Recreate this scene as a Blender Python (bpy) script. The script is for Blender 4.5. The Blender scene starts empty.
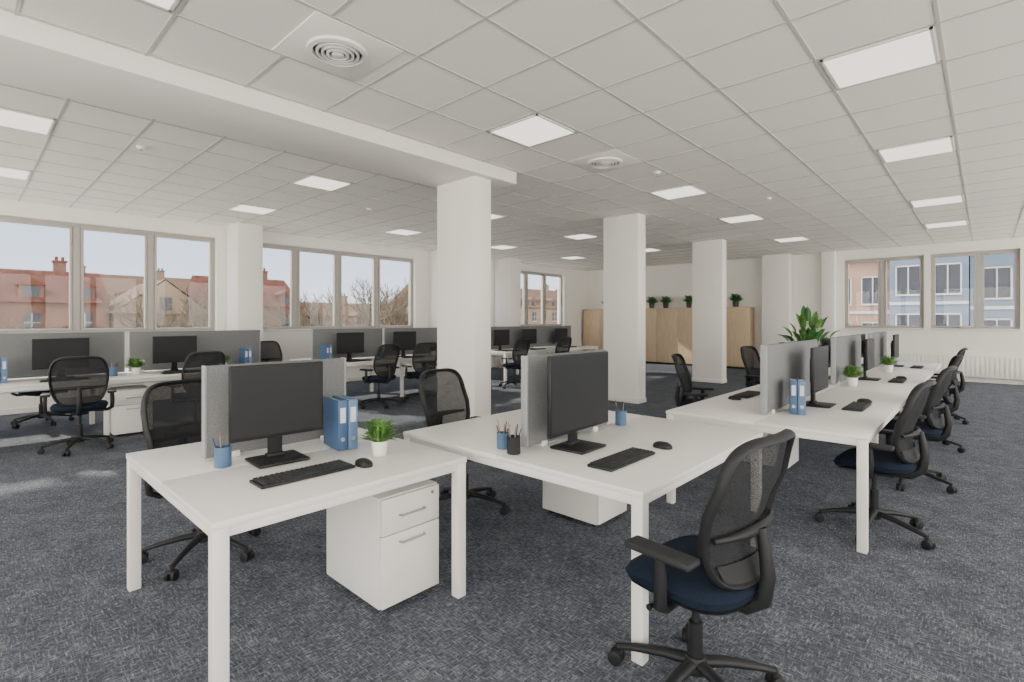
import bpy, bmesh, math, random
from mathutils import Vector, Matrix
random.seed(7)
S = bpy.context.scene
COL = S.collection

# ------------------------------------------------------------------ materials
def nodes(name):
    m = bpy.data.materials.new(name); m.use_nodes = True
    nt = m.node_tree
    return m, nt, nt.nodes['Principled BSDF'], nt.nodes['Material Output']

def mat(name, c, rough=0.5, metal=0.0, var=0.04, scale=8.0, bump=0.0, bscale=200, spec=0.5, coat=0):
    m, nt, b, o = nodes(name)
    tc = nt.nodes.new('ShaderNodeTexCoord')
    n = nt.nodes.new('ShaderNodeTexNoise'); n.inputs['Scale'].default_value = scale
    n.inputs['Detail'].default_value = 4
    nt.links.new(tc.outputs['Object'], n.inputs['Vector'])
    r = nt.nodes.new('ShaderNodeValToRGB')
    r.color_ramp.elements[0].position = 0.3; r.color_ramp.elements[1].position = 0.7
    r.color_ramp.elements[0].color = (*[max(0, x*(1-var)) for x in c], 1)
    r.color_ramp.elements[1].color = (*[min(1, x*(1+var)) for x in c], 1)
    nt.links.new(n.outputs['Fac'], r.inputs['Fac'])
    nt.links.new(r.outputs['Color'], b.inputs['Base Color'])
    b.inputs['Roughness'].default_value = rough
    b.inputs['Metallic'].default_value = metal
    b.inputs['Specular IOR Level'].default_value = spec
    if bump > 0:
        n2 = nt.nodes.new('ShaderNodeTexNoise'); n2.inputs['Scale'].default_value = bscale
        nt.links.new(tc.outputs['Object'], n2.inputs['Vector'])
        bp = nt.nodes.new('ShaderNodeBump'); bp.inputs['Strength'].default_value = bump
        bp.inputs['Distance'].default_value = 0.003
        nt.links.new(n2.outputs['Fac'], bp.inputs['Height'])
        nt.links.new(bp.outputs['Normal'], b.inputs['Normal'])
    return m

M = {}
M['wall'] = mat('plaster_white', (.87, .845, .80), .85, var=.012, scale=2, bump=.05, bscale=120)
M['ceil'] = mat('ceiling_tile', (.87, .845, .80), .95, var=.025, scale=60, bump=.1, bscale=300)
M['tbar'] = mat('ceiling_grid', (.54, .53, .50), .6, var=.01)
M['white'] = mat('white_laminate', (.79, .775, .745), .38, var=.01)
M['legw'] = mat('white_powdercoat', (.80, .785, .755), .45, var=.01)
M['blk'] = mat('black_plastic', (.015, .016, .018), .5, var=.1, spec=.3)
M['blk2'] = mat('black_plastic_matte', (.022, .023, .026), .65, var=.1, spec=.3)
M['scr'] = mat('screen_dark', (.016, .017, .019), .45, var=.05, scale=3, spec=.25)
M['bez'] = mat('monitor_shell', (.013, .013, .015), .45, var=.05, spec=.3)
M['key'] = mat('keycaps', (.03, .032, .035), .6, var=.1, spec=.3)
M['navy'] = mat('navy_fabric', (.010, .017, .031), .95, var=.25, scale=180, bump=.5, bscale=400, spec=.15)
M['metal'] = mat('brushed_steel', (.45, .45, .46), .3, metal=1)
M['alu'] = mat('window_aluminium', (.43, .405, .37), .45, var=.02)
M['fab'] = mat('partition_fabric', (.185, .192, .198), .95, var=.17, scale=130, bump=.4, bscale=350, spec=.2)
M['fabedge'] = mat('partition_edge', (.30, .31, .32), .6, var=.03)
M['blue'] = mat('binder_blue', (.060, .115, .225), .5, var=.05, spec=.3)
M['blue2'] = mat('binder_light_blue', (.12, .20, .34), .5, var=.05, spec=.3)
M['cup'] = mat('cup_blue', (.085, .15, .26), .4, var=.04, spec=.3)
M['label'] = mat('label_white', (.60, .64, .70), .6, var=.02)
M['pot'] = mat('pot_white', (.80, .79, .77), .4, var=.03)
M['potd'] = mat('pot_dark', (.05, .05, .05), .5, var=.05)
M['soil'] = mat('soil', (.04, .03, .02), .95, var=.3, scale=60)
M['leaf'] = mat('leaf_green', (.11, .25, .05), .5, var=.45, scale=14)
M['leafd'] = mat('leaf_dark', (.05, .17, .045), .45, var=.4, scale=6)
M['pen1'] = mat('pen_navy', (.03, .05, .12), .4)
M['pen2'] = mat('pen_orange', (.40, .17, .06), .4)
M['base'] = mat('baseboard_white', (.76, .745, .72), .5, var=.01)
M['grn'] = mat('outdoor_paving', (.30, .30, .27), .95, var=.15, scale=.3)
M['brk'] = mat('house_brick', (.105, .056, .042), .9, var=.3, scale=.9, spec=.2)
M['brk2'] = mat('house_render_cream', (.28, .23, .145), .9, var=.08, scale=.6, spec=.2)
M['brk3'] = mat('house_render_beige', (.165, .12, .09), .9, var=.15, scale=.6, spec=.2)
M['roof'] = mat('roof_tile_red', (.10, .042, .030), .95, var=.35, scale=2, spec=.1)
M['roof2'] = mat('roof_tile_brown', (.125, .082, .058), .95, var=.25, scale=2, spec=.1)
M['fpink'] = mat('facade_peach', (.24, .155, .125), .9, var=.06, scale=.4, spec=.2)
M['fblue'] = mat('facade_blue_grey', (.105, .138, .19), .9, var=.05, scale=.4, spec=.2)
M['fwhite'] = mat('facade_white', (.33, .33, .33), .9, var=.03, spec=.2)
M['owin'] = mat('outdoor_window', (.025, .03, .042), .3, var=.2, scale=.8, spec=.25)
M['bark'] = mat('bark', (.09, .075, .056), .9, var=.2, spec=.1)
M['hedge'] = mat('foliage_outside', (.06, .085, .032), .9, var=.4, scale=3, spec=.1)
M['dgrey'] = mat('vent_dark', (.07, .07, .068), .7, var=.02)

def wood():
    m, nt, b, o = nodes('light_oak')
    tc = nt.nodes.new('ShaderNodeTexCoord')
    mp = nt.nodes.new('ShaderNodeMapping'); mp.inputs['Scale'].default_value = (9, 9, .9)
    n = nt.nodes.new('ShaderNodeTexNoise'); n.inputs['Scale'].default_value = 3; n.inputs['Detail'].default_value = 8
    r = nt.nodes.new('ShaderNodeValToRGB')
    r.color_ramp.elements[0].position = .3; r.color_ramp.elements[1].position = .7
    r.color_ramp.elements[0].color = (.54, .40, .255, 1); r.color_ramp.elements[1].color = (.66, .51, .34, 1)
    nt.links.new(tc.outputs['Object'], mp.inputs['Vector']); nt.links.new(mp.outputs['Vector'], n.inputs['Vector'])
    nt.links.new(n.outputs['Fac'], r.inputs['Fac']); nt.links.new(r.outputs['Color'], b.inputs['Base Color'])
    b.inputs['Roughness'].default_value = .5
    return m
M['wood'] = wood()

def carpet():
    m, nt, b, o = nodes('carpet_blue_grey')
    L = nt.links.new
    tc = nt.nodes.new('ShaderNodeTexCoord')
    outs = []
    for sc in ((21, 115, 1), (115, 21, 1)):
        mp = nt.nodes.new('ShaderNodeMapping'); mp.inputs['Scale'].default_value = sc
        n = nt.nodes.new('ShaderNodeTexNoise'); n.inputs['Scale'].default_value = 1.0
        n.inputs['Detail'].default_value = 4; n.inputs['Roughness'].default_value = .7
        L(tc.outputs['Object'], mp.inputs['Vector']); L(mp.outputs['Vector'], n.inputs['Vector'])
        outs.append(n.outputs['Fac'])
    mx = nt.nodes.new('ShaderNodeMath'); mx.operation = 'MAXIMUM'
    L(outs[0], mx.inputs[0]); L(outs[1], mx.inputs[1])
    n3 = nt.nodes.new('ShaderNodeTexNoise'); n3.inputs['Scale'].default_value = 5; n3.inputs['Detail'].default_value = 5
    L(tc.outputs['Object'], n3.inputs['Vector'])
    ma = nt.nodes.new('ShaderNodeMath'); ma.operation = 'MULTIPLY_ADD'; ma.inputs[1].default_value = .15
    L(n3.outputs['Fac'], ma.inputs[0]); L(mx.outputs[0], ma.inputs[2])
    r = nt.nodes.new('ShaderNodeValToRGB')
    e = r.color_ramp.elements
    e[0].position = .53; e[0].color = (.047, .055, .073, 1)
    e[1].position = .80; e[1].color = (.35, .355, .365, 1)
    k = e.new(.645); k.color = (.120, .132, .156, 1)
    L(ma.outputs[0], r.inputs['Fac']); L(r.outputs['Color'], b.inputs['Base Color'])
    b.inputs['Roughness'].default_value = .95; b.inputs['Specular IOR Level'].default_value = .1
    bp = nt.nodes.new('ShaderNodeBump'); bp.inputs['Strength'].default_value = .5; bp.inputs['Distance'].default_value = .004
    L(mx.outputs[0], bp.inputs['Height']); L(bp.outputs['Normal'], b.inputs['Normal'])
    return m
M['carpet'] = carpet()

def emis(name, c, s):
    m = bpy.data.materials.new(name); m.use_nodes = True; nt = m.node_tree
    nt.nodes.clear()
    e = nt.nodes.new('ShaderNodeEmission'); e.inputs[0].default_value = (*c, 1); e.inputs[1].default_value = s
    o = nt.nodes.new('ShaderNodeOutputMaterial'); nt.links.new(e.outputs[0], o.inputs[0])
    return m
M['lamp'] = emis('led_panel', (1, .93, .81), 2.0)

def meshmat():
    m, nt, b, o = nodes('chair_mesh_net'); L = nt.links.new
    b.inputs['Base Color'].default_value = (.025, .026, .029, 1); b.inputs['Roughness'].default_value = .8
    b.inputs['Specular IOR Level'].default_value = .2
    t = nt.nodes.new('ShaderNodeBsdfTransparent')
    tc = nt.nodes.new('ShaderNodeTexCoord')
    v = nt.nodes.new('ShaderNodeTexVoronoi'); v.inputs['Scale'].default_value = 330
    L(tc.outputs['Object'], v.inputs['Vector'])
    mr = nt.nodes.new('ShaderNodeMapRange'); mr.inputs[1].default_value = .1; mr.inputs[2].default_value = .6
    mr.inputs[3].default_value = .72; mr.inputs[4].default_value = .92
    L(v.outputs['Distance'], mr.inputs[0])
    mix = nt.nodes.new('ShaderNodeMixShader')
    L(mr.outputs[0], mix.inputs[0]); L(t.outputs[0], mix.inputs[1]); L(b.outputs[0], mix.inputs[2])
    L(mix.outputs[0], o.inputs[0]); return m
M['net'] = meshmat()

def glassmat():
    m = bpy.data.materials.new('window_glass'); m.use_nodes = True; nt = m.node_tree; nt.nodes.clear()
    t = nt.nodes.new('ShaderNodeBsdfTransparent'); t.inputs[0].default_value = (.96, .97, .98, 1)
    g = nt.nodes.new('ShaderNodeBsdfGlossy'); g.inputs['Roughness'].default_value = .02
    mix = nt.nodes.new('ShaderNodeMixShader'); mix.inputs[0].default_value = .015
    o = nt.nodes.new('ShaderNodeOutputMaterial')
    nt.links.new(t.outputs[0], mix.inputs[1]); nt.links.new(g.outputs[0], mix.inputs[2]); nt.links.new(mix.outputs[0], o.inputs[0])
    return m
M['glass'] = glassmat()

# ------------------------------------------------------------------ builder
class B:
    def __init__(s): s.v = []; s.f = []; s.m = []; s.ml = []
    def mi(s, k):
        if k not in s.ml: s.ml.append(k)
        return s.ml.index(k)
    def add(s, vs, fs, k):
        o = len(s.v); i = s.mi(k)
        s.v += [Vector(p) for p in vs]
        for f in fs: s.f.append([a+o for a in f]); s.m.append(i)
    def box(s, x0, x1, y0, y1, z0, z1, k, bev=0, T=None, seg=2):
        bm = bmesh.new(); bmesh.ops.create_cube(bm, size=1)
        for v in bm.verts:
            v.co = Vector(((x0+x1)/2+v.co.x*(x1-x0), (y0+y1)/2+v.co.y*(y1-y0), (z0+z1)/2+v.co.z*(z1-z0)))
        if bev > 0:
            bmesh.ops.bevel(bm, geom=list(bm.edges), offset=bev, segments=seg, affect='EDGES', profile=.5)
        bm.verts.index_update()
        vs = [(T @ v.co) if T else v.co.copy() for v in bm.verts]
        fs = [[v.index for v in f.verts] for f in bm.faces]
        bm.free(); s.add(vs, fs, k)
    def tube(s, pts, rad, k, seg=10, caps=True, flat=None):
        pts = [Vector(p) for p in pts]; n = len(pts)
        if not hasattr(rad, '__len__'): rad = [rad]*n
        t0 = (pts[1]-pts[0]).normalized()
        up = Vector((0, 0, 1)) if abs(t0.z) < .95 else Vector((1, 0, 0))
        nn = (up - t0*up.dot(t0)).normalized()
        vs = []
        for i in range(n):
            t = (pts[min(i+1, n-1)]-pts[max(i-1, 0)]).normalized()
            nn = (nn - t*nn.dot(t)).normalized(); bb = t.cross(nn)
            for j in range(seg):
                a = 2*math.pi*j/seg
                fl = flat if flat else 1
                vs.append(pts[i]+nn*math.cos(a)*rad[i]*fl+bb*math.sin(a)*rad[i])
        fs = [[i*seg+j, i*seg+(j+1) % seg, (i+1)*seg+(j+1) % seg, (i+1)*seg+j] for i in range(n-1) for j in range(seg)]
        if caps: fs.append(list(range(seg))[::-1]); fs.append([(n-1)*seg+j for j in range(seg)])
        s.add(vs, fs, k)
    def loop(s, pts, r, k, seg=8, flat=1):
        pts = [Vector(p) for p in pts]; n = len(pts); c = sum(pts, Vector())/n
        vs = []
        for i in range(n):
            t = (pts[(i+1) % n]-pts[i-1]).normalized(); o = (pts[i]-c); o = (o-t*o.dot(t)).normalized(); bb = t.cross(o)
            for j in range(seg):
                a = 2*math.pi*j/seg; vs.append(pts[i]+o*math.cos(a)*r+bb*math.sin(a)*r*flat)
        fs = [[i*seg+j, i*seg+(j+1) % seg, ((i+1) % n)*seg+(j+1) % seg, ((i+1) % n)*seg+j] for i in range(n) for j in range(seg)]
        s.add(vs, fs, k)
    def lathe(s, prof, k, c=(0, 0, 0), seg=20):
        vs = []; n = len(prof)
        for r, z in prof:
            for j in range(seg):
                a = 2*math.pi*j/seg; vs.append((c[0]+r*math.cos(a), c[1]+r*math.sin(a), c[2]+z))
        fs = [[i*seg+j, i*seg+(j+1) % seg, (i+1)*seg+(j+1) % seg, (i+1)*seg+j] for i in range(n-1) for j in range(seg)]
        s.add(vs, fs, k)
    def ell(s, c, r, k, nu=14, nv=8, p=1.0, T=None):
        vs = []; f = lambda x: math.copysign(abs(x)**p, x)
        for i in range(nv+1):
            th = math.pi*i/nv
            for j in range(nu):
                ph = 2*math.pi*j/nu
                q = Vector((c[0]+r[0]*f(math.sin(th))*f(math.cos(ph)), c[1]+r[1]*f(math.sin(th))*f(math.sin(ph)), c[2]+r[2]*f(math.cos(th))))
                vs.append(T @ q if T else q)
        fs = [[i*nu+j, (i+1)*nu+j, (i+1)*nu+(j+1) % nu, i*nu+(j+1) % nu] for i in range(nv) for j in range(nu)]
        s.add(vs, fs, k)
    def leaf(s, base, d, length, w, droop, k, n=5):
        d = Vector(d).normalized(); side = d.cross(Vector((0, 0, 1)))
        if side.length < .1: side = Vector((1, 0, 0))
        side.normalize(); vs = []; p = Vector(base); dd = d.copy()
        for i in range(n+1):
            t = i/n; ww = w*math.sin(math.pi*min(1, .12+.88*t))**.8*.5 if t < 1 else 0.0005
            nrm = side.cross(dd).normalized()
            vs += [p-side*ww+nrm*ww*.35, p.copy(), p+side*ww+nrm*ww*.35]
            dd = (dd+Vector((0, 0, -droop/n))).normalized(); p = p+dd*(length/n)
        fs = []
        for i in range(n):
            a = i*3; fs += [[a, a+1, a+4, a+3], [a+1, a+2, a+5, a+4]]
        s.add(vs, fs, k)
    def mesh(s, name, sharp=35):
        me = bpy.data.meshes.new(name); me.from_pydata([tuple(v) for v in s.v], [], s.f)
        for k in s.ml: me.materials.append(M[k])
        for i, p in enumerate(me.polygons): p.material_index = s.m[i]; p.use_smooth = True
        me.validate(); me.update()
        bm = bmesh.new(); bm.from_mesh(me); bmesh.ops.recalc_face_normals(bm, faces=list(bm.faces)); bm.to_mesh(me); bm.free()
        me.set_sharp_from_angle(angle=math.radians(sharp))
        return me
    def obj(s, name, loc=(0, 0, 0), rz=0): return put(name, s.mesh(name), loc, rz)

def put(name, me, loc=(0, 0, 0), rz=0):
    o = bpy.data.objects.new(name, me); o.location = loc; o.rotation_euler = (0, 0, rz); COL.objects.link(o); return o

# ------------------------------------------------------------------ room
XL, XR, YN, YB, H = -11.0, 3.0, -3.0, 16.1, 3.3
ZS, ZT = 1.22, 3.06
b = B(); b.box(XL-.3, XR+.3, YN-.3, YB+.3, -.12, 0, 'carpet'); b.obj('floor')
b = B(); b.box(XL-.3, XR+.3, YN-.3, YB+.3, H, H+.2, 'ceil'); b.obj('ceiling')

def wall(name, axis, pos, thick, a0, a1, ops, zs=ZS, zt=ZT):
    b = B()
    def bx(u0, u1, z0, z1):
        p0, p1 = sorted((pos, pos+thick))
        if u1-u0 < .001: return
        if axis == 'y': b.box(p0, p1, u0, u1, z0, z1, 'wall')
        else: b.box(u0, u1, p0, p1, z0, z1, 'wall')
    if ops:
        bx(a0, a1, 0, zs); bx(a0, a1, zt, H)
        c = a0
        for o0, o1 in ops: bx(c, o0, zs, zt); c = o1
        bx(c, a1, zs, zt)
    else: bx(a0, a1, 0, H)
    b.obj(name)
opsL = [(-1.8, 3.38), (4.05, 8.12), (9.3, 10.9), (11.7, 14.6)]
opsB = [(-2.78, -1.1), (-.98, .58)]
fillOpsR = [(-2.8, 1.8), (2.0, 6.4), (6.6, 11), (11.2, 15.7)]  # out-of-view openings, added to let fill light reach the ceiling
fillOpsN = [(-10.7, -6.4), (-6.2, -1.9), (-1.7, 2.7)]  # openings behind the camera, likewise added for fill light
wall('wall_left', 'y', XL, -.3, YN-.3, YB+.3, opsL)
wall('wall_back', 'x', YB, .3, XL, XR, opsB)
wall('wall_right', 'y', XR, .3, YN-.3, YB+.3, fillOpsR, .25, 3.2)
wall('wall_front', 'x', YN, -.3, XL, XR, fillOpsN, .25, 3.2)

wi = [0]
def window(axis, pos, out, o0, o1, mull, zs=ZS, zt=ZT):
    b = B(); t = .055; d0 = pos+out*.10; d1 = pos+out*.17
    d0, d1 = min(d0, d1), max(d0, d1)
    def bx(u0, u1, z0, z1, k='alu', e=0, bev=.004):
        if axis == 'y': b.box(d0-e, d1+e, u0, u1, z0, z1, k, bev)
        else: b.box(u0, u1, d0-e, d1+e, z0, z1, k, bev)
    bx(o0, o1, zs, zs+t); bx(o0, o1, zt-t, zt); bx(o0, o0+t, zs+t, zt-t); bx(o1-t, o1, zs+t, zt-t)
    edges = [o0]+mull+[o1]
    for m in mull: bx(m-.05, m+.05, zs+t, zt-t)
    for a, c in zip(edges[:-1], edges[1:]):   # inner sash
        a2 = a+.055; c2 = c-.055; e = .012
        bx(a2, a2+.035, zs+t, zt-t, e=e); bx(c2-.035, c2, zs+t, zt-t, e=e)
        bx(a2+.035, c2-.035, zs+t, zs+t+.035, e=e); bx(a2+.035, c2-.035, zt-t-.035, zt-t, e=e)
    g0 = (d0+d1)/2
    if axis == 'y': b.box(g0-.003, g0+.003, o0+.02, o1-.02, zs+.02, zt-.02, 'glass')
    else: b.box(o0+.02, o1-.02, g0-.003, g0+.003, zs+.02, zt-.02, 'glass')
    i0, i1 = sorted((pos-out*.06, pos+out*.10))
    if axis == 'y': b.box(i0, i1, o0+.002, o1-.002, zs, zs+.025, 'base', .005)
    else: b.box(o0+.002, o1-.002, i0, i1, zs, zs+.025, 'base', .005)
    wi[0] += 1; b.obj('window_%d' % wi[0])
window('y', XL, -1, -1.8, 3.38, [-.75, .28, 1.30, 2.33])
window('y', XL, -1, 4.05, 8.12, [4.98, 5.98, 7.02])
window('y', XL, -1, 9.3, 10.9, [10.1])
window('y', XL, -1, 11.7, 14.6, [12.65, 13.6])
window('x', YB, 1, -2.78, -1.1, [-1.95])
window('x', YB, 1, -.98, .58, [-.1])
for o in fillOpsR: window('y', XR, 1, o[0], o[1], [(o[0]*2+o[1])/3, (o[0]+2*o[1])/3], .25, 3.2)  # unseen glazing added on the right to brighten the room
for o in fillOpsN: window('x', YN, -1, o[0], o[1], [(o[0]*2+o[1])/3, (o[0]+2*o[1])/3], .25, 3.2)  # unseen glazing added behind the camera to brighten the room

for i, (x0, x1, y0, y1) in enumerate([(XL, -10.35, 3.55, 4.0), (XL, -10.35, 8.55, 9.05), (XL, -10.35, 11.05, 11.55),
                                      (-4.7, -4.0, YB-.45, YB), (-3.25, -2.95, YB-.25, YB)]):
    b = B(); b.box(x0, x1, y0, y1, 0, H, 'wall', .004); b.obj('wall_pilaster')
for y, top in ((4.1, 3.15), (7.95, H), (11.8, H)):
    b = B(); b.box(-5.1, -4.4, y, y+.27, 0, top, 'wall', .006)
    b.box(-5.11, -4.39, y-.01, y+.28, 0, .08, 'base', .003); b.obj('structural_column')
b = B(); b.box(-5.15, -4.3, YN, 4.72, 3.15, H, 'wall', .003); b.obj('ceiling_beam')
b = B(); b.box(XL, XL+.015, YN, YB, 0, .08, 'base'); b.obj('baseboard_left')
b = B(); b.box(XL+.015, XR, YB-.015, YB, 0, .08, 'base'); b.obj('baseboard_back')

zones = [(-4.7, XR, -.55, .675, 4.45, .65), (XL, -4.7, -6.55, .6, .3, .6)]
b = B()
for x0, x1, cx, px, cy, py in zones:
    k = math.ceil((x0-(cx+px/2))/px); x = cx+px/2+k*px
    while x < x1: b.box(x-.010, x+.010, YN, YB, H-.006, H+.001, 'tbar'); x += px
    k = math.ceil((YN-(cy+py/2))/py); y = cy+py/2+k*py
    while y < YB: b.box(x0, x1, y-.010, y+.010, H-.0055, H+.001, 'tbar'); y += py
b.obj('trim_ceiling_grid')

def panel(x, y, w, d):
    b = B(); z = H
    for (x0, x1, y0, y1) in ((-w/2, w/2, -d/2, -d/2+.018), (-w/2, w/2, d/2-.018, d/2), (-w/2, -w/2+.018, -d/2, d/2), (w/2-.018, w/2, -d/2, d/2)):
        b.box(x0, x1, y0, y1, -.014, 0, 'legw')
    b.box(-w/2+.018, w/2-.018, -d/2+.018, d/2-.018, -.010, -.002, 'lamp')
    b.obj('led_ceiling_panel', (x, y, z))
def cy(n): return 4.45+n*.65
for n in (0, 4, 9, 13): panel(-.55, cy(n), .62, .6)
for n in (-6, -1, 4, 8, 13): panel(-3.25, cy(n), .62, .6)
panel(-.55, cy(-7), .62, .6)
for x in (-6.55, -8.95):
    for y in (-2.7, .3, 3.3, 6.3, 9.3, 12.3): panel(x, y, .575, .575)
panel(2.15, cy(0), .62, .6); panel(2.15, cy(8), .62, .6)

def diffuser(x, y, s):
    b = B()
    b.box(-.325, .325, -.312, .312, -.010, 0, 'ceil', .002)
    b.lathe([(.20*s, -.010), (.195*s, -.028), (.165*s, -.034), (.160*s, -.012)], 'pot', seg=40)
    b.lathe([(.162*s, -.012), (.001, -.012)], 'dgrey', seg=40)
    for i, r in enumerate((.142, .108, .074)):
        r *= s
        b.lathe([(r, -.012), (r, -.034-.003*i), (r-.014*s, -.036-.003*i), (r-.014*s, -.014)], 'pot', seg=40)
    b.ell((0, 0, -.034), (.042*s, .042*s, .012), 'pot', 24)
    b.obj('round_ceiling_diffuser', (x, y, H))
diffuser(-3.25, cy(-4)-.10, 1.0); diffuser(-3.25, cy(1), 1.0)
for x, y in ((-6.6, 1.3), (-7.5, 4.6), (-3.0, 5.9), (-2.4, 8.3)):
    b = B(); b.lathe([(0.001, -.035), (.025, -.035), (.04, -.022), (.045, 0)], 'pot', seg=20); b.lathe([(.001, -.037), (.015, -.036)], 'dgrey')
    b.obj('smoke_detector', (x, y, H))

# ------------------------------------------------------------------ furniture
def desk(name, x0, x1, y0, y1, legs_y=None):
    b = B(); hx = (x1-x0)/2; t = .028
    ys = [y-(y0+y1)/2 for y in (legs_y or [y0, y1])]
    for a, c in zip(ys[:-1], ys[1:]):
        b.box(-hx, -.003, a+.001, c-.001, .73-t, .73, 'white', .003); b.box(.003, hx, a+.001, c-.001, .73-t, .73, 'white', .003)
        b.box(-.004, .004, a+.002, c-.002, .70, .722, 'legw')
    L = .055
    for i, y in enumerate(ys):
        yy0, yy1 = (y, y+L) if i == 0 else ((y-L, y) if i == len(ys)-1 else (y-L/2, y+L/2))
        if i == 0: yy0 += .004; yy1 += .004
        if i == len(ys)-1: yy0 -= .004; yy1 -= .004
        ins = .004 if i in (0, len(ys)-1) else .25
        b.box(-hx+ins, -hx+ins+L, yy0, yy1, 0, .73-t, 'legw', .004)
        b.box(hx-ins-L, hx-ins, yy0, yy1, 0, .73-t, 'legw', .004)
        b.box(-hx+ins+L, hx-ins-L, yy0+.006, yy1-.006, .73-t-.04, .73-t, 'legw', .003)
    for sx in (-hx+.012, hx-.052):
        b.box(sx, sx+.04, ys[0]+.06, ys[-1]-.06, .73-t-.038, .73-t, 'legw', .003)
    b.box(-.10, .10, ys[0]+.25, ys[-1]-.25, .58, .60, 'legw', .003)
    b.box(-.10, -.095, ys[0]+.25, ys[-1]-.25, .60, .66, 'legw'); b.box(.095, .10, ys[0]+.25, ys[-1]-.25, .60, .66, 'legw')
    for f in (ys[0]+.25, ys[-1]-.27): b.box(-.01, .01, f, f+.02, .6, .70, 'legw')
    b.obj(name, ((x0+x1)/2, (y0+y1)/2, 0))

def partition(x, y0, y1, ztop=1.23, z0=.732):
    b = B(); L = y1-y0; h = ztop-z0; t = .022
    b.box(-t, t, 0, L, .012, h, 'fab', .008)
    b.box(-t-.002, t+.002, -.006, .006, .012, h+.002, 'fabedge', .003)
    b.box(-t-.002, t+.002, L-.006, L+.006, .012, h+.002, 'fabedge', .003)
    for yy in (.12, L-.16):
        b.box(-.035, .035, yy, yy+.04, 0, .03, 'legw', .003)
    b.obj('desk_partition', (x, y0, z0))

def pedestal(x0, x1, y0, y1, face=1, h=.575):
    b = B(); w = (x1-x0); d = (y1-y0)
    b.box(-w/2, w/2-.02, -d/2, d/2, .03, h-.0, 'white', .003)
    zs = [(.035, .385), (.39, h-.006)]
    for z0, z1 in zs:
        b.box(w/2-.02, w/2, -d/2+.002, d/2-.002, z0, z1, 'white', .004)
    b.box(w/2-.021, w/2-.016, -d/2+.004, d/2-.004, .383, .392, 'dgrey')
    for z in (.34, .475):
        b.tube([(w/2, -.075, z), (w/2+.022, -.07, z), (w/2+.022, .07, z), (w/2, .075, z)], .005, 'metal', seg=8)
    b.tube([(w/2, d/2-.05, h-.035), (w/2+.006, d/2-.05, h-.035)], .009, 'metal')
    for sx in (-w/2+.05, w/2-.07):
        for sy in (-d/2+.05, d/2-.05):
            b.tube([(sx, sy, 0), (sx, sy, .035)], .02, 'blk', seg=12)
    b.obj('drawer_pedestal', ((x0+x1)/2, (y0+y1)/2, 0), 0 if face > 0 else math.pi)

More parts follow.
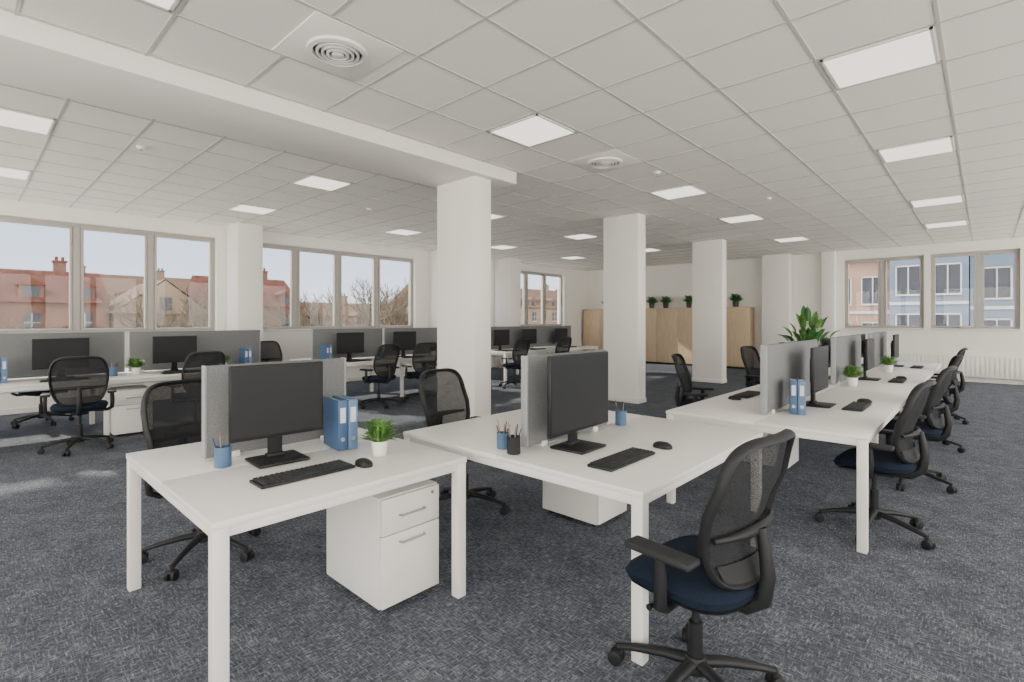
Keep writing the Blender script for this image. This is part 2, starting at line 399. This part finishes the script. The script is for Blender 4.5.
# chair mesh, faces +X
def chair_mesh():
    b = B()
    for i in range(5):
        a = 2*math.pi*i/5+.3; c, s = math.cos(a), math.sin(a)
        b.tube([(c*r, s*r, z) for r, z in ((.02, .125), (.12, .118), (.24, .095), (.315, .075))], [.028, .025, .02, .016], 'blk', seg=10, flat=.75)
        cx, cyy = c*.315, s*.315
        b.tube([(cx, cyy, .05), (cx, cyy, .085)], .012, 'blk')
        t = Vector((-s, c, 0))
        off = Vector((c, s, 0))*.008
        for sg in (-1, 1):
            p = Vector((cx, cyy, .03))+off
            b.tube([p+t*sg*.007, p+t*sg*.011, p+t*sg*.026, p+t*sg*.029], [.024, .03, .03, .024], 'blk', seg=18)
        b.ell((cx+off.x, cyy+off.y, .048), (.026, .026, .016), 'blk')
    b.lathe([(.001, .15), (.035, .15), (.042, .135), (.042, .09), (.03, .08), (.001, .08)], 'blk', seg=18)
    b.tube([(0, 0, .14), (0, 0, .28)], .026, 'blk', seg=16); b.tube([(0, 0, .27), (0, 0, .42)], .015, 'blk', seg=14)
    b.box(-.13, .10, -.075, .075, .40, .445, 'blk2', .015)
    b.tube([(.02, .07, .42), (.02, .25, .425), (.02, .28, .425)], [.006, .006, .012], 'blk')
    def pad(c, rx, ry, z0, z1, k, wf=0):
        nu = 36; rings = [(.0, z1), (.5, z1), (.8, z1-.002), (.93, z1-.012), (1.0, (z0+z1)/2), (.95, z0+.006), (.8, z0), (0, z0)]
        vs = []
        for r, z in rings:
            for j in range(nu):
                a = 2*math.pi*j/nu; ca, sa = math.cos(a), math.sin(a); p = 2/3.6
                x = c[0]+rx*max(r, .001)*math.copysign(abs(ca)**p, ca); y = c[1]+ry*max(r, .001)*math.copysign(abs(sa)**p, sa)
                u = (x-c[0])/rx
                zz = z-wf*max(0, u-.4)**2*1.3+.012*(y/ry)**2*(1 if wf else 0)+(.012*max(0, -u-.5)*2 if wf else 0)
                vs.append((x, y, zz))
        fs = [[i*nu+j, i*nu+(j+1) % nu, (i+1)*nu+(j+1) % nu, (i+1)*nu+j] for i in range(len(rings)-1) for j in range(nu)]
        b.add(vs, fs, k)
    pad((-.015, 0), .215, .235, .43, .458, 'blk2', .05)
    pad((-.01, 0), .23, .25, .450, .520, 'navy', .06)
    # backrest
    zb, zt = .53, 1.045
    def bp(u, v):  # u,v in -1..1
        t = (v+1)/2; z = zb+(zt-zb)*t
        w = .19+.055*math.sin(min(1, t/.62)*math.pi/2)-.022*max(0, t-.62)/.38
        x = -.225-.085*t**1.6+.032*math.sin(math.pi*min(1, t*1.5))
        x += .05*u*u
        return Vector((x, u*w, z))
    def se(r, a, n=5.2):
        ca, sa = math.cos(a), math.sin(a); p = 2/n
        return r*math.copysign(abs(ca)**p, ca), r*math.copysign(abs(sa)**p, sa)
    nu = 64; vs = []; rr = [.001, .25, .5, .75, .98]
    for r in rr:
        for j in range(nu): vs.append(bp(*se(r, 2*math.pi*j/nu)))
    fs = [[i*nu+j, i*nu+(j+1) % nu, (i+1)*nu+(j+1) % nu, (i+1)*nu+j] for i in range(len(rr)-1) for j in range(nu)]
    b.add(vs, fs, 'net')
    b.loop([bp(*se(1, 2*math.pi*j/nu)) for j in range(nu)], .013, 'blk', seg=8, flat=1.7)
    vs = []; n1 = 10
    for i in range(4):
        v = -1+.02+i*.10
        for j in range(n1+1):
            u = (-1+2*j/n1)*.86*(.9+.03*i); p = bp(u, v); vs.append(p+Vector((-.012, 0, 0)))
    b.add(vs, [[i*(n1+1)+j, i*(n1+1)+j+1, (i+1)*(n1+1)+j+1, (i+1)*(n1+1)+j] for i in range(3) for j in range(n1)], 'blk2')
    b.tube([bp(u, -.30)+Vector((-.026, 0, 0)) for u in (-.93, -.6, -.3, 0, .3, .6, .93)], [.010, .014, .018, .02, .018, .014, .010], 'blk', seg=8)
    b.tube([(-.10, 0, .42), (-.20, 0, .425), (-.26, 0, .47), (-.275, 0, .56), (-.262, 0, .66), (-.25, 0, .72)], [.03, .03, .028, .026, .022, .018], 'blk', seg=10)
    # arms
    for s in (-1, 1):
        b.tube([(-.02, s*.12, .430), (-.02, s*.24, .425), (-.03, s*.285, .45), (-.035, s*.29, .53), (-.03, s*.285, .63)], [.02, .022, .024, .024, .02], 'blk', seg=10, flat=.8)
        b.box(-.16, .10, s*.28-.042, s*.28+.042, .624, .652, 'blk2', .012, seg=3)
    return b.mesh('office_chair', 45)
CH = chair_mesh()
def chair(x, y, face, dz=0):
    put('office_chair', CH, (x, y, 0), math.radians(face))

def monitor_mesh(w, h, zc):
    b = B()
    b.box(0, .024, -w/2, w/2, zc-h/2, zc+h/2, 'bez', .006)
    b.box(.0235, .026, -w/2+.010, w/2-.010, zc-h/2+.018, zc+h/2-.010, 'scr')
    b.box(-.03, 0, -w*.3, w*.3, zc-h*.3, zc+h*.25, 'bez', .012)
    b.box(-.05, -.025, -.035, .035, .01, zc+.02, 'blk', .006)
    b.box(-.05, -.028, -.05, .05, zc-.05, zc+.05, 'blk', .006)
    b.box(-.11, .11, -.125, .125, 0, .014, 'blk', .006)
    b.box(-.06, -.015, -.045, .045, .012, .035, 'blk', .008)
    return b.mesh('computer_monitor')
MA = monitor_mesh(.46, .37, .31); MB = monitor_mesh(.59, .43, .315); MC = monitor_mesh(.53, .37, .31)
DT = .732
def monitor(x, y, face=0, me=None): put('computer_monitor', me or MC, (x, y, DT), math.radians(face))

def keyboard_mesh():
    b = B(); b.box(-.07, .07, -.22, .22, 0, .014, 'blk', .005)
    for r in range(6):
        n = 18
        for c in range(n):
            if r == 0 and 5 <= c <= 10: continue
            y = -.208+c*.0232; x = .055-r*.0215
            b.box(x-.0085, x+.0085, y+.0008, y+.0205, .013, .021, 'key', .0025, seg=1)
    x = .055; b.box(x-.0085, x+.0085, -.208+5*.0232, -.208+10.9*.0232, .013, .021, 'key', .0025, seg=1)
    return b.mesh('keyboard')
KB = keyboard_mesh()
def keyboard(x, y, rz=0): put('keyboard', KB, (x, y, DT), math.radians(rz))
def mouse_mesh():
    b = B(); b.ell((0, 0, .006), (.056, .034, .028), 'blk', 20, 12, .85); b.box(.01, .035, -.003, .003, .026, .034, 'key', .002)
    for v in b.v: v.z = max(v.z, 0)
    return b.mesh('computer_mouse')
MO = mouse_mesh()
def mouse(x, y, rz=0): put('computer_mouse', MO, (x, y, DT), math.radians(rz))

def binders(x, y, n=3, rz=0, h=.29, w=.055):
    b = B()
    for i in range(n):
        y0 = -n*w/2+i*w; k = ('blue', 'blue2', 'blue')[i % 3]
        b.box(-.115, .113, y0+.002, y0+.006, 0, h, k); b.box(-.115, .113, y0+w-.006, y0+w-.002, 0, h, k)
        b.box(.108, .115, y0+.002, y0+w-.002, 0, h, k, .002)
        b.box(-.11, .10, y0+.008, y0+w-.008, .01, h-.015, 'label')
        b.box(.115, .1165, y0+.014, y0+w-.014, h*.55, h*.85, 'label')
        b.tube([(.114, y0+w/2, .06), (.118, y0+w/2, .06)], .012, 'metal')
    b.obj('ring_binders', (x, y, DT), math.radians(rz))

def pencup(x, y, k='cup', s=1.0):
    b = B(); r = .038*s; h = .098*s
    b.lathe([(.001, 0), (r*.95, 0), (r, .004), (r, h), (r-.003, h), (r-.004, .006), (.001, .006)], k, seg=24)
    for i in range(5):
        a = i*1.3+.5; q = Vector((math.cos(a), math.sin(a), 0))
        b.tube([q*r*.3+Vector((0, 0, .008)), q*r*.8+Vector((0, 0, h)), q*r*1.15+Vector((0, 0, h+.045+.012*(i % 3)))], [.0035, .0035, .0028], ('pen1', 'blk', 'pen2', 'pen1', 'metal')[i], seg=6)
    b.obj('pen_cup', (x, y, DT))

def plant_mesh(sc=1, r=.045, h=.078, fh=.12, n=110, pot='pot', seed=1, leaf='leaf'):
    r *= sc; h *= sc; fh *= sc
    rnd = random.Random(seed); b = B()
    b.lathe([(.001, 0), (r*.78, 0), (r, h), (r*.92, h), (r*.88, h-.008)], pot, seg=24)
    b.lathe([(.001, h-.008), (r*.9, h-.008)], 'soil', seg=24)
    for i in range(n):
        a = rnd.random()*6.283; t = rnd.random()**.7; el = 1.45-.95*t
        d = (math.cos(a)*math.cos(el), math.sin(a)*math.cos(el), math.sin(el))
        rr = rnd.random()*r*.7
        b.leaf((math.cos(a)*rr, math.sin(a)*rr, h-.008), d, fh*rnd.uniform(.65, 1.0), fh*.12, rnd.uniform(.0, .7), leaf, 4)
    for i in range(n):
        a = rnd.random()*6.283; rr = fh*.48*math.sqrt(rnd.random()); z = h+fh*rnd.uniform(.2, .8)
        b.leaf((math.cos(a)*rr, math.sin(a)*rr, z), (math.cos(a)*.8, math.sin(a)*.8, rnd.uniform(.1, 1.2)), fh*.3, fh*.17, .6, leaf, 3)
    return b.mesh('potted_plant', 60)
PL1 = plant_mesh(); PL3 = plant_mesh(1.2, seed=8); PL2 = plant_mesh(2.1, pot='potd', seed=3, leaf='leafd')

def bigplant(x, y):
    rnd = random.Random(5); b = B()
    b.lathe([(.001, 0), (.16, 0), (.21, .42), (.22, .45), (.195, .45), (.19, .41)], 'pot', seg=32)
    b.lathe([(.001, .41), (.19, .41)], 'soil', seg=32)
    for i in range(64):
        a = i*2.4; t = (i+.5)/64; el = 1.5-.85*t; ll = rnd.uniform(.24, .36)
        d = Vector((math.cos(a)*math.cos(el), math.sin(a)*math.cos(el), math.sin(el)))
        st = Vector((math.cos(a)*.03, math.sin(a)*.03, .40)); L = rnd.uniform(.5, 1.1)*(1-.5*t)
        e = st+d*L
        b.tube([st, st+d*L*.5, e], [.007, .006, .004], 'leafd', seg=5)
        b.leaf(e, d, ll, .14, .9, 'leafd' if i % 3 else 'leaf', 6)
    b.obj('potted_palm', (x, y, 0))

# --- desk A
desk('office_desk', -3.40, -2.0, .60, 1.81)
partition(-2.92, .84, 1.61, 1.215)
monitor(-2.66, 1.10, -3, MA)
keyboard(-2.31, 1.08); mouse(-2.25, 1.35); binders(-2.70, 1.47, 2, -8, .275, .058)
pencup(-2.74, .87); put('potted_plant', PL1, (-2.36, 1.51, DT))
pedestal(-2.70, -2.15, 1.385, 1.745)
chair(-3.55, 1.02, 10)
# --- desk B
desk('office_desk', -2.75, -1.045, 1.93, 3.50)
partition(-1.87, 2.12, 2.92, 1.25)
monitor(-1.68, 2.36, 2, MB)
keyboard(-1.36, 2.30); mouse(-1.33, 2.68); pencup(-1.83, 3.07)
pencup(-1.98, 2.06, 'cup', .9); pencup(-1.86, 2.02, 'blk2', .95)
monitor(-2.10, 2.75, 180, MA)
pedestal(-2.45, -1.95, 2.98, 3.36)
chair(-2.92, 2.62, 8)
chair(-.825, 1.94, 173)
# --- row C
ROWC = [3.80, 6.2, 8.6, 11.0]
desk('bench_desk', -1.86, -.53, ROWC[0], ROWC[-1], ROWC)
for y in (4.1, 6.5, 8.9): partition(-1.22, y, y+1.55, 1.26)
monitor(-1.03, 4.90, 0); monitor(-1.03, 7.45, 0); monitor(-1.03, 9.9, 0)
monitor(-1.42, 7.3, 180); monitor(-1.42, 9.7, 180)
keyboard(-.77, 5.0); keyboard(-.75, 7.45); keyboard(-.75, 9.8); keyboard(-1.66, 5.1, 180); mouse(-1.66, 4.75, 180)
mouse(-.77, 5.35); mouse(-.75, 7.8)
binders(-1.07, 4.42, 2, -75, .26)
put('potted_plant', PL3, (-1.06, 6.60, DT))
put('potted_plant', PL3, (-.98, 8.75, DT))
pedestal(-1.82, -1.38, 5.35, 5.75, -1)
for y, f in ((4.28, 176), (5.75, 176), (7.5, 185), (9.6, 178)): chair(-.56 if y < 5 else -.50, y, f)
for y, f in ((5.7, 15), (8.0, -8), (9.9, 4)): chair(-2.35, y, f)

# --- window rows
def wrow(y0, y1, n):
    ys = [y0+(y1-y0)*i/n for i in range(n+1)]
    desk('bench_desk', -9.4, -7.8, y0, y1, ys)
wrow(-2.9, 3.3, 3); wrow(4.1, 7.2, 2); wrow(8.2, 11.9, 2)
partition(-8.6, -2.4, -.45, 1.29); partition(-8.6, -.38, 1.5, 1.29); partition(-8.6, 1.56, 3.27, 1.29)
partition(-8.6, 4.15, 5.55, 1.29); partition(-8.6, 5.6, 7.1, 1.29)
partition(-8.6, 8.3, 9.9, 1.29); partition(-8.6, 9.95, 11.7, 1.29)
for y in (.83, 2.03, 4.72, 5.88, 8.6, 9.6, 10.9): monitor(-8.32, y, 0, MC); keyboard(-8.02, y)
for y, f in ((.90, 172), (2.05, 190), (4.75, 188), (5.6, 172), (8.1, 182), (9.6, 178)): chair(-7.45, y, f)
for y, f in ((.75, 0), (3.95, 10), (9.0, 0)): chair(-9.65, y, f)
for y in (1.27, 2.75, 6.35): pedestal(-8.4, -7.85, y, y+.4)
binders(-8.3, .3, 2); binders(-8.3, 4.25, 2); binders(-8.3, 2.95, 2)
pencup(-8.2, 1.32, 'cup', 1.2); pencup(-8.2, 5.3, 'cup', 1.2)
for p in ((-8.2, 1.56), (-8.2, 2.6), (-8.2, 6.5)): put('potted_plant', PL3, (*p, DT))

# --- cabinets along the back wall
for i in range(4):
    w = 1.46; x0 = -10.9+i*(w+.005); b = B(); hh = 1.84
    b.box(0, w, .02, .45, .06, hh-.03, 'wood', .003); b.box(.02, w-.02, .05, .44, 0, .06, 'blk2')
    for j in range(2):
        b.box(.005+j*w/2, w/2-.005+j*w/2, 0, .02, .065, hh-.035, 'wood', .003)
        hx = w/2+(-.05 if j == 0 else .05)
        b.tube([(hx, 0, .9), (hx, -.025, .905), (hx, -.025, 1.065), (hx, 0, 1.07)], .006, 'metal', seg=8)
    b.box(-.0, w, -.004, .45, hh-.028, hh, 'wood', .003)
    b.obj('storage_cabinet', (x0, YB-.47, 0))
for x in (-10.0, -8.25, -7.75, -6.95, -5.5): put('potted_plant', PL2, (x, YB-.26, 1.841))
bigplant(-2.85, 12.7)
b = B(); b.lathe([(.001, 0), (.03, 0), (.075, .04), (.071, .044), (.03, .01), (.001, .008)], 'wood', seg=28)
b.obj('wooden_bowl', (-.42, YB+.0, ZS+.026))
b = B(); b.box(-2.4, .9, -.10, -.04, .12, .62, 'legw', .01)
for i in range(40): b.box(-2.38+i*.082, -2.34+i*.082, -.106, -.099, .15, .59, 'legw', .003)
for x in (-2.2, .7): b.box(x, x+.03, -.09, -.05, 0, .13, 'legw'); b.box(x, x+.03, -.05, -.016, .3, .34, 'legw')
b.obj('panel_radiator', (0, YB, 0))

# ------------------------------------------------------------------ outdoors
b = B(); b.box(-140, -26, -80, 140, -6.2, -6, 'grn'); b.obj('ground_outside')
def house(x, y, w, d, eave, ridge, wallk, roofk, gable_x=False, ch=1):
    b = B(); z0 = -6
    b.box(-d/2, d/2, -w/2, w/2, 0, eave-z0, wallk)
    e = eave-z0; r = ridge-z0; o = .4
    if gable_x:
        vs = [(-d/2-o, -w/2-o, e), (-d/2-o, w/2+o, e), (d/2+o, w/2+o, e), (d/2+o, -w/2-o, e), (-d/2-o, 0, r), (d/2+o, 0, r)]
        b.add(vs, [[0, 4, 5, 3], [1, 2, 5, 4], [0, 3, 2, 1]], roofk)
        b.add([(d/2+.45, -w/2, e), (d/2+.45, w/2, e), (d/2+.45, 0, r-.1)], [[0, 1, 2]], wallk)
        b.box(d/2+.45, d/2+.5, -.45, .45, e+.3, e+1.4, 'owin')
    else:
        vs = [(-d/2-o, -w/2-.1, e), (d/2+o, -w/2-.1, e), (d/2+o, w/2+.1, e), (-d/2-o, w/2+.1, e), (0, -w/2-.1, r), (0, w/2+.1, r)]
        b.add(vs, [[0, 4, 5, 3], [1, 2, 5, 4], [0, 1, 4], [2, 3, 5], [0, 3, 2, 1]], roofk)
    for i in range(ch):
        cyy = -w/2+w*(i+.5)/ch
        b.box(-.4, .4, cyy-.4, cyy+.4, e+.3, r+.8, wallk); b.box(-.48, .48, cyy-.48, cyy+.48, r+.75, r+.9, roofk)
        for q in (-.2, .2): b.tube([(0, cyy+q, r+.85), (0, cyy+q, r+1.25)], .11, roofk, seg=8)
    n = max(2, int(w/2.6))
    for fl in range(3):
        z = e-2.3-fl*2.9
        for i in range(n):
            yy = -w/2+w*(i+.5)/n
            b.box(d/2, d/2+.06, yy-.5, yy+.5, z, z+1.5, 'owin'); b.box(d/2+.02, d/2+.12, yy-.6, yy+.6, z-.12, z, 'fwhite')
            b.box(d/2+.05, d/2+.09, yy-.03, yy+.03, z, z+1.5, 'fwhite'); b.box(d/2+.05, d/2+.09, yy-.5, yy+.5, z+.72, z+.78, 'fwhite')
            if fl == 0 and not gable_x:   # dormer
                b.box(d/2-1.6, d/2-.3, yy-.7, yy+.7, e+.1, e+1.4, wallk); b.box(d/2-.3, d/2-.25, yy-.45, yy+.45, e+.4, e+1.2, 'owin')
                b.add([(d/2-2.4, yy-.85, e+1.35), (d/2-.1, yy-.85, e+1.35), (d/2-2.4, yy+.85, e+1.35), (d/2-.1, yy+.85, e+1.35), (d/2-2.4, yy, e+1.9), (d/2-.1, yy, e+1.9)],
                      [[0, 1, 5, 4], [2, 4, 5, 3], [1, 3, 5]], roofk)
    b.obj('town_house', (x, y, z0))
house(-58, -16, 16, 10, 2.0, 5.0, 'brk', 'roof', False, 2)
house(-58, 0.5, 15.5, 10, 2.8, 5.6, 'brk', 'roof', False, 3)
house(-57, 12, 7, 9, 2.0, 5.0, 'brk3', 'roof2', True, 1)
house(-59, 20.5, 9, 10, 2.8, 6.0, 'brk', 'roof', False, 2)
house(-60, 33, 14, 9, .6, 3.6, 'brk3', 'roof2', False, 1)
house(-60, 52, 17, 12, 3.4, 7.0, 'brk2', 'roof2', False, 1)
house(-64, 74, 20, 12, 3.6, 7.4, 'brk3', 'roof2', False, 2)
house(-66, 96, 20, 12, 4.6, 8.4, 'brk2', 'roof2', False, 2)
house(-84, 6, 34, 10, 3.4, 7.4, 'brk3', 'roof2', False, 4)

def tree(x, y, s, seed, r0=.2):
    rnd = random.Random(seed); b = B()
    def br(p, d, L, r, lv):
        q = p+d*L*.5+Vector((rnd.uniform(-.05, .05), rnd.uniform(-.05, .05), 0))*L; e = p+d*L
        b.tube([p, q, e], [r, r*.8, r*.6], 'bark', seg=5 if lv < 3 else 3, caps=False)
        if lv >= 6: return
        for i in range(3):
            dd = (d+Vector((rnd.uniform(-.8, .8), rnd.uniform(-.8, .8), rnd.uniform(-.15, .5)))).normalized()
            br(e if i else q, dd, L*rnd.uniform(.64, .82), r*.66, lv+1)
    br(Vector((0, 0, 0)), Vector((0, 0, 1)), 2.7*s, r0*s, 0)
    b.obj('bare_tree', (x, y, -6))
tree(-38, 10.2, 1.2, 2); tree(-37, 20.0, 1.3, 4); tree(-38, 24.5, 1.35, 9); tree(-40, 31, 1.1, 12); tree(-39, 27.5, 1.2, 21)
tree(-38, 1.5, .95, 31); tree(-39, 13.5, 1.15, 40)
rnd = random.Random(3); b = B()
for i in range(60):
    b.ell((rnd.uniform(-.4, .4), i*1.1, 1.6+rnd.uniform(0, 3.6)), (1+rnd.random()*.5, 1.3+rnd.random(), 1.2+rnd.random()), 'hedge', 10, 7)
    b.tube([(0, i*1.1, 0), (0, i*1.1, 2)], .15, 'bark', seg=5)
b.obj('hedge_row', (-50.3, -8, -6))

def block(x0, x1, y, z1, k, nw, name='apartment_block'):
    b = B(); z0 = -6; b.box(x0, x1, y, y+10, z0, z1, k)
    for fl in range(5):
        z = z1-2.55-fl*2.8
        if z-.7 < z0: break
        b.box(x0, x1, y-.08, y, z-.62, z-.45, 'fwhite')
        for i in range(nw):
            xx = x0+(x1-x0)*(i+.5)/nw
            b.box(xx-.55, xx+.55, y-.05, y, z, z+1.6, 'owin')
            for q in (-.6, .53): b.box(xx+q, xx+q+.07, y-.09, y, z-.05, z+1.65, 'fwhite')
            b.box(xx-.6, xx+.6, y-.09, y, z+1.6, z+1.68, 'fwhite'); b.box(xx-.6, xx+.6, y-.12, y, z-.1, z, 'fwhite'); b.box(xx-.03, xx+.03, y-.08, y, z, z+1.6, 'fwhite')
    b.box(x0-.02, x1+.02, y-.25, y+10, z1, z1+.3, 'fwhite')
    b.obj(name)
block(-16, -4.2, 38, 5.0, 'fpink', 7); block(-4.15, -.65, 37.5, 5.5, 'fblue', 2); block(-.6, 8, 38, 5.2, 'fblue', 4)
b = B(); b.box(-25.9, 30, 20, 60, -6.2, -6.0, 'grn'); b.obj('street_outside')

# ------------------------------------------------------------------ light: hazy sky, with a boost added on the unseen right/front side as room fill
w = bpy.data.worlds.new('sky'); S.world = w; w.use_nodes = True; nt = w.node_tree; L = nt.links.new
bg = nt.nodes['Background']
tc = nt.nodes.new('ShaderNodeTexCoord'); sp = nt.nodes.new('ShaderNodeSeparateXYZ'); r = nt.nodes.new('ShaderNodeValToRGB')
mr = nt.nodes.new('ShaderNodeMapRange'); mr.inputs[1].default_value = -.2; mr.inputs[2].default_value = .8
L(tc.outputs['Generated'], sp.inputs[0]); L(sp.outputs['Z'], mr.inputs[0]); L(mr.outputs[0], r.inputs[0])
e = r.color_ramp.elements
e[0].position = .0; e[0].color = (.93, .90, .85, 1); e[1].position = 1; e[1].color = (.40, .58, .92, 1)
k = e.new(.22); k.color = (.86, .91, .98, 1); k = e.new(.36); k.color = (.66, .79, .98, 1)
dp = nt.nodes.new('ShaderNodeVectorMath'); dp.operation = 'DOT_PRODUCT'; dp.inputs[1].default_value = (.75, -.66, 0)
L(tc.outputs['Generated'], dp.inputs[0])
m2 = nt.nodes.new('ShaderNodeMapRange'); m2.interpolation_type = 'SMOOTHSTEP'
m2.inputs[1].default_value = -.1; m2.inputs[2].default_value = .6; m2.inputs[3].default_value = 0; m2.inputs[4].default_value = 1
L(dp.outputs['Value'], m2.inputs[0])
m3 = nt.nodes.new('ShaderNodeMath'); m3.operation = 'MULTIPLY_ADD'; m3.inputs[1].default_value = 5.6; m3.inputs[2].default_value = 2.1  # extra sky strength on the added fill side
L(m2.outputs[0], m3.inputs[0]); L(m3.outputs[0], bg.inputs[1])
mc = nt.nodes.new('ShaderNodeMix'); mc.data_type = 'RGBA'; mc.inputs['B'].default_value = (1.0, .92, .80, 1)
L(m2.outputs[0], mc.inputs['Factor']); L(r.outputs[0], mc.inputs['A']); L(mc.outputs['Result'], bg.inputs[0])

sd = bpy.data.lights.new('sun', 'SUN'); sd.energy = 9.0; sd.angle = math.radians(1.6); sd.color = (1, .92, .78)
so = bpy.data.objects.new('sun', sd); COL.objects.link(so); so.location = (-20, 0, 20)
d = Vector((.84, .24, -.48)); so.rotation_euler = d.to_track_quat('-Z', 'Y').to_euler()

cam = bpy.data.cameras.new('camera'); co = bpy.data.objects.new('camera', cam); COL.objects.link(co)
co.location = (0, 0, 1.45); co.rotation_euler = (math.pi/2, 0, math.radians(42.84))
cam.sensor_width = 36; cam.lens = 510/1024*36; cam.shift_y = -21/1024; cam.clip_end = 500; cam.clip_start = .05
S.camera = co
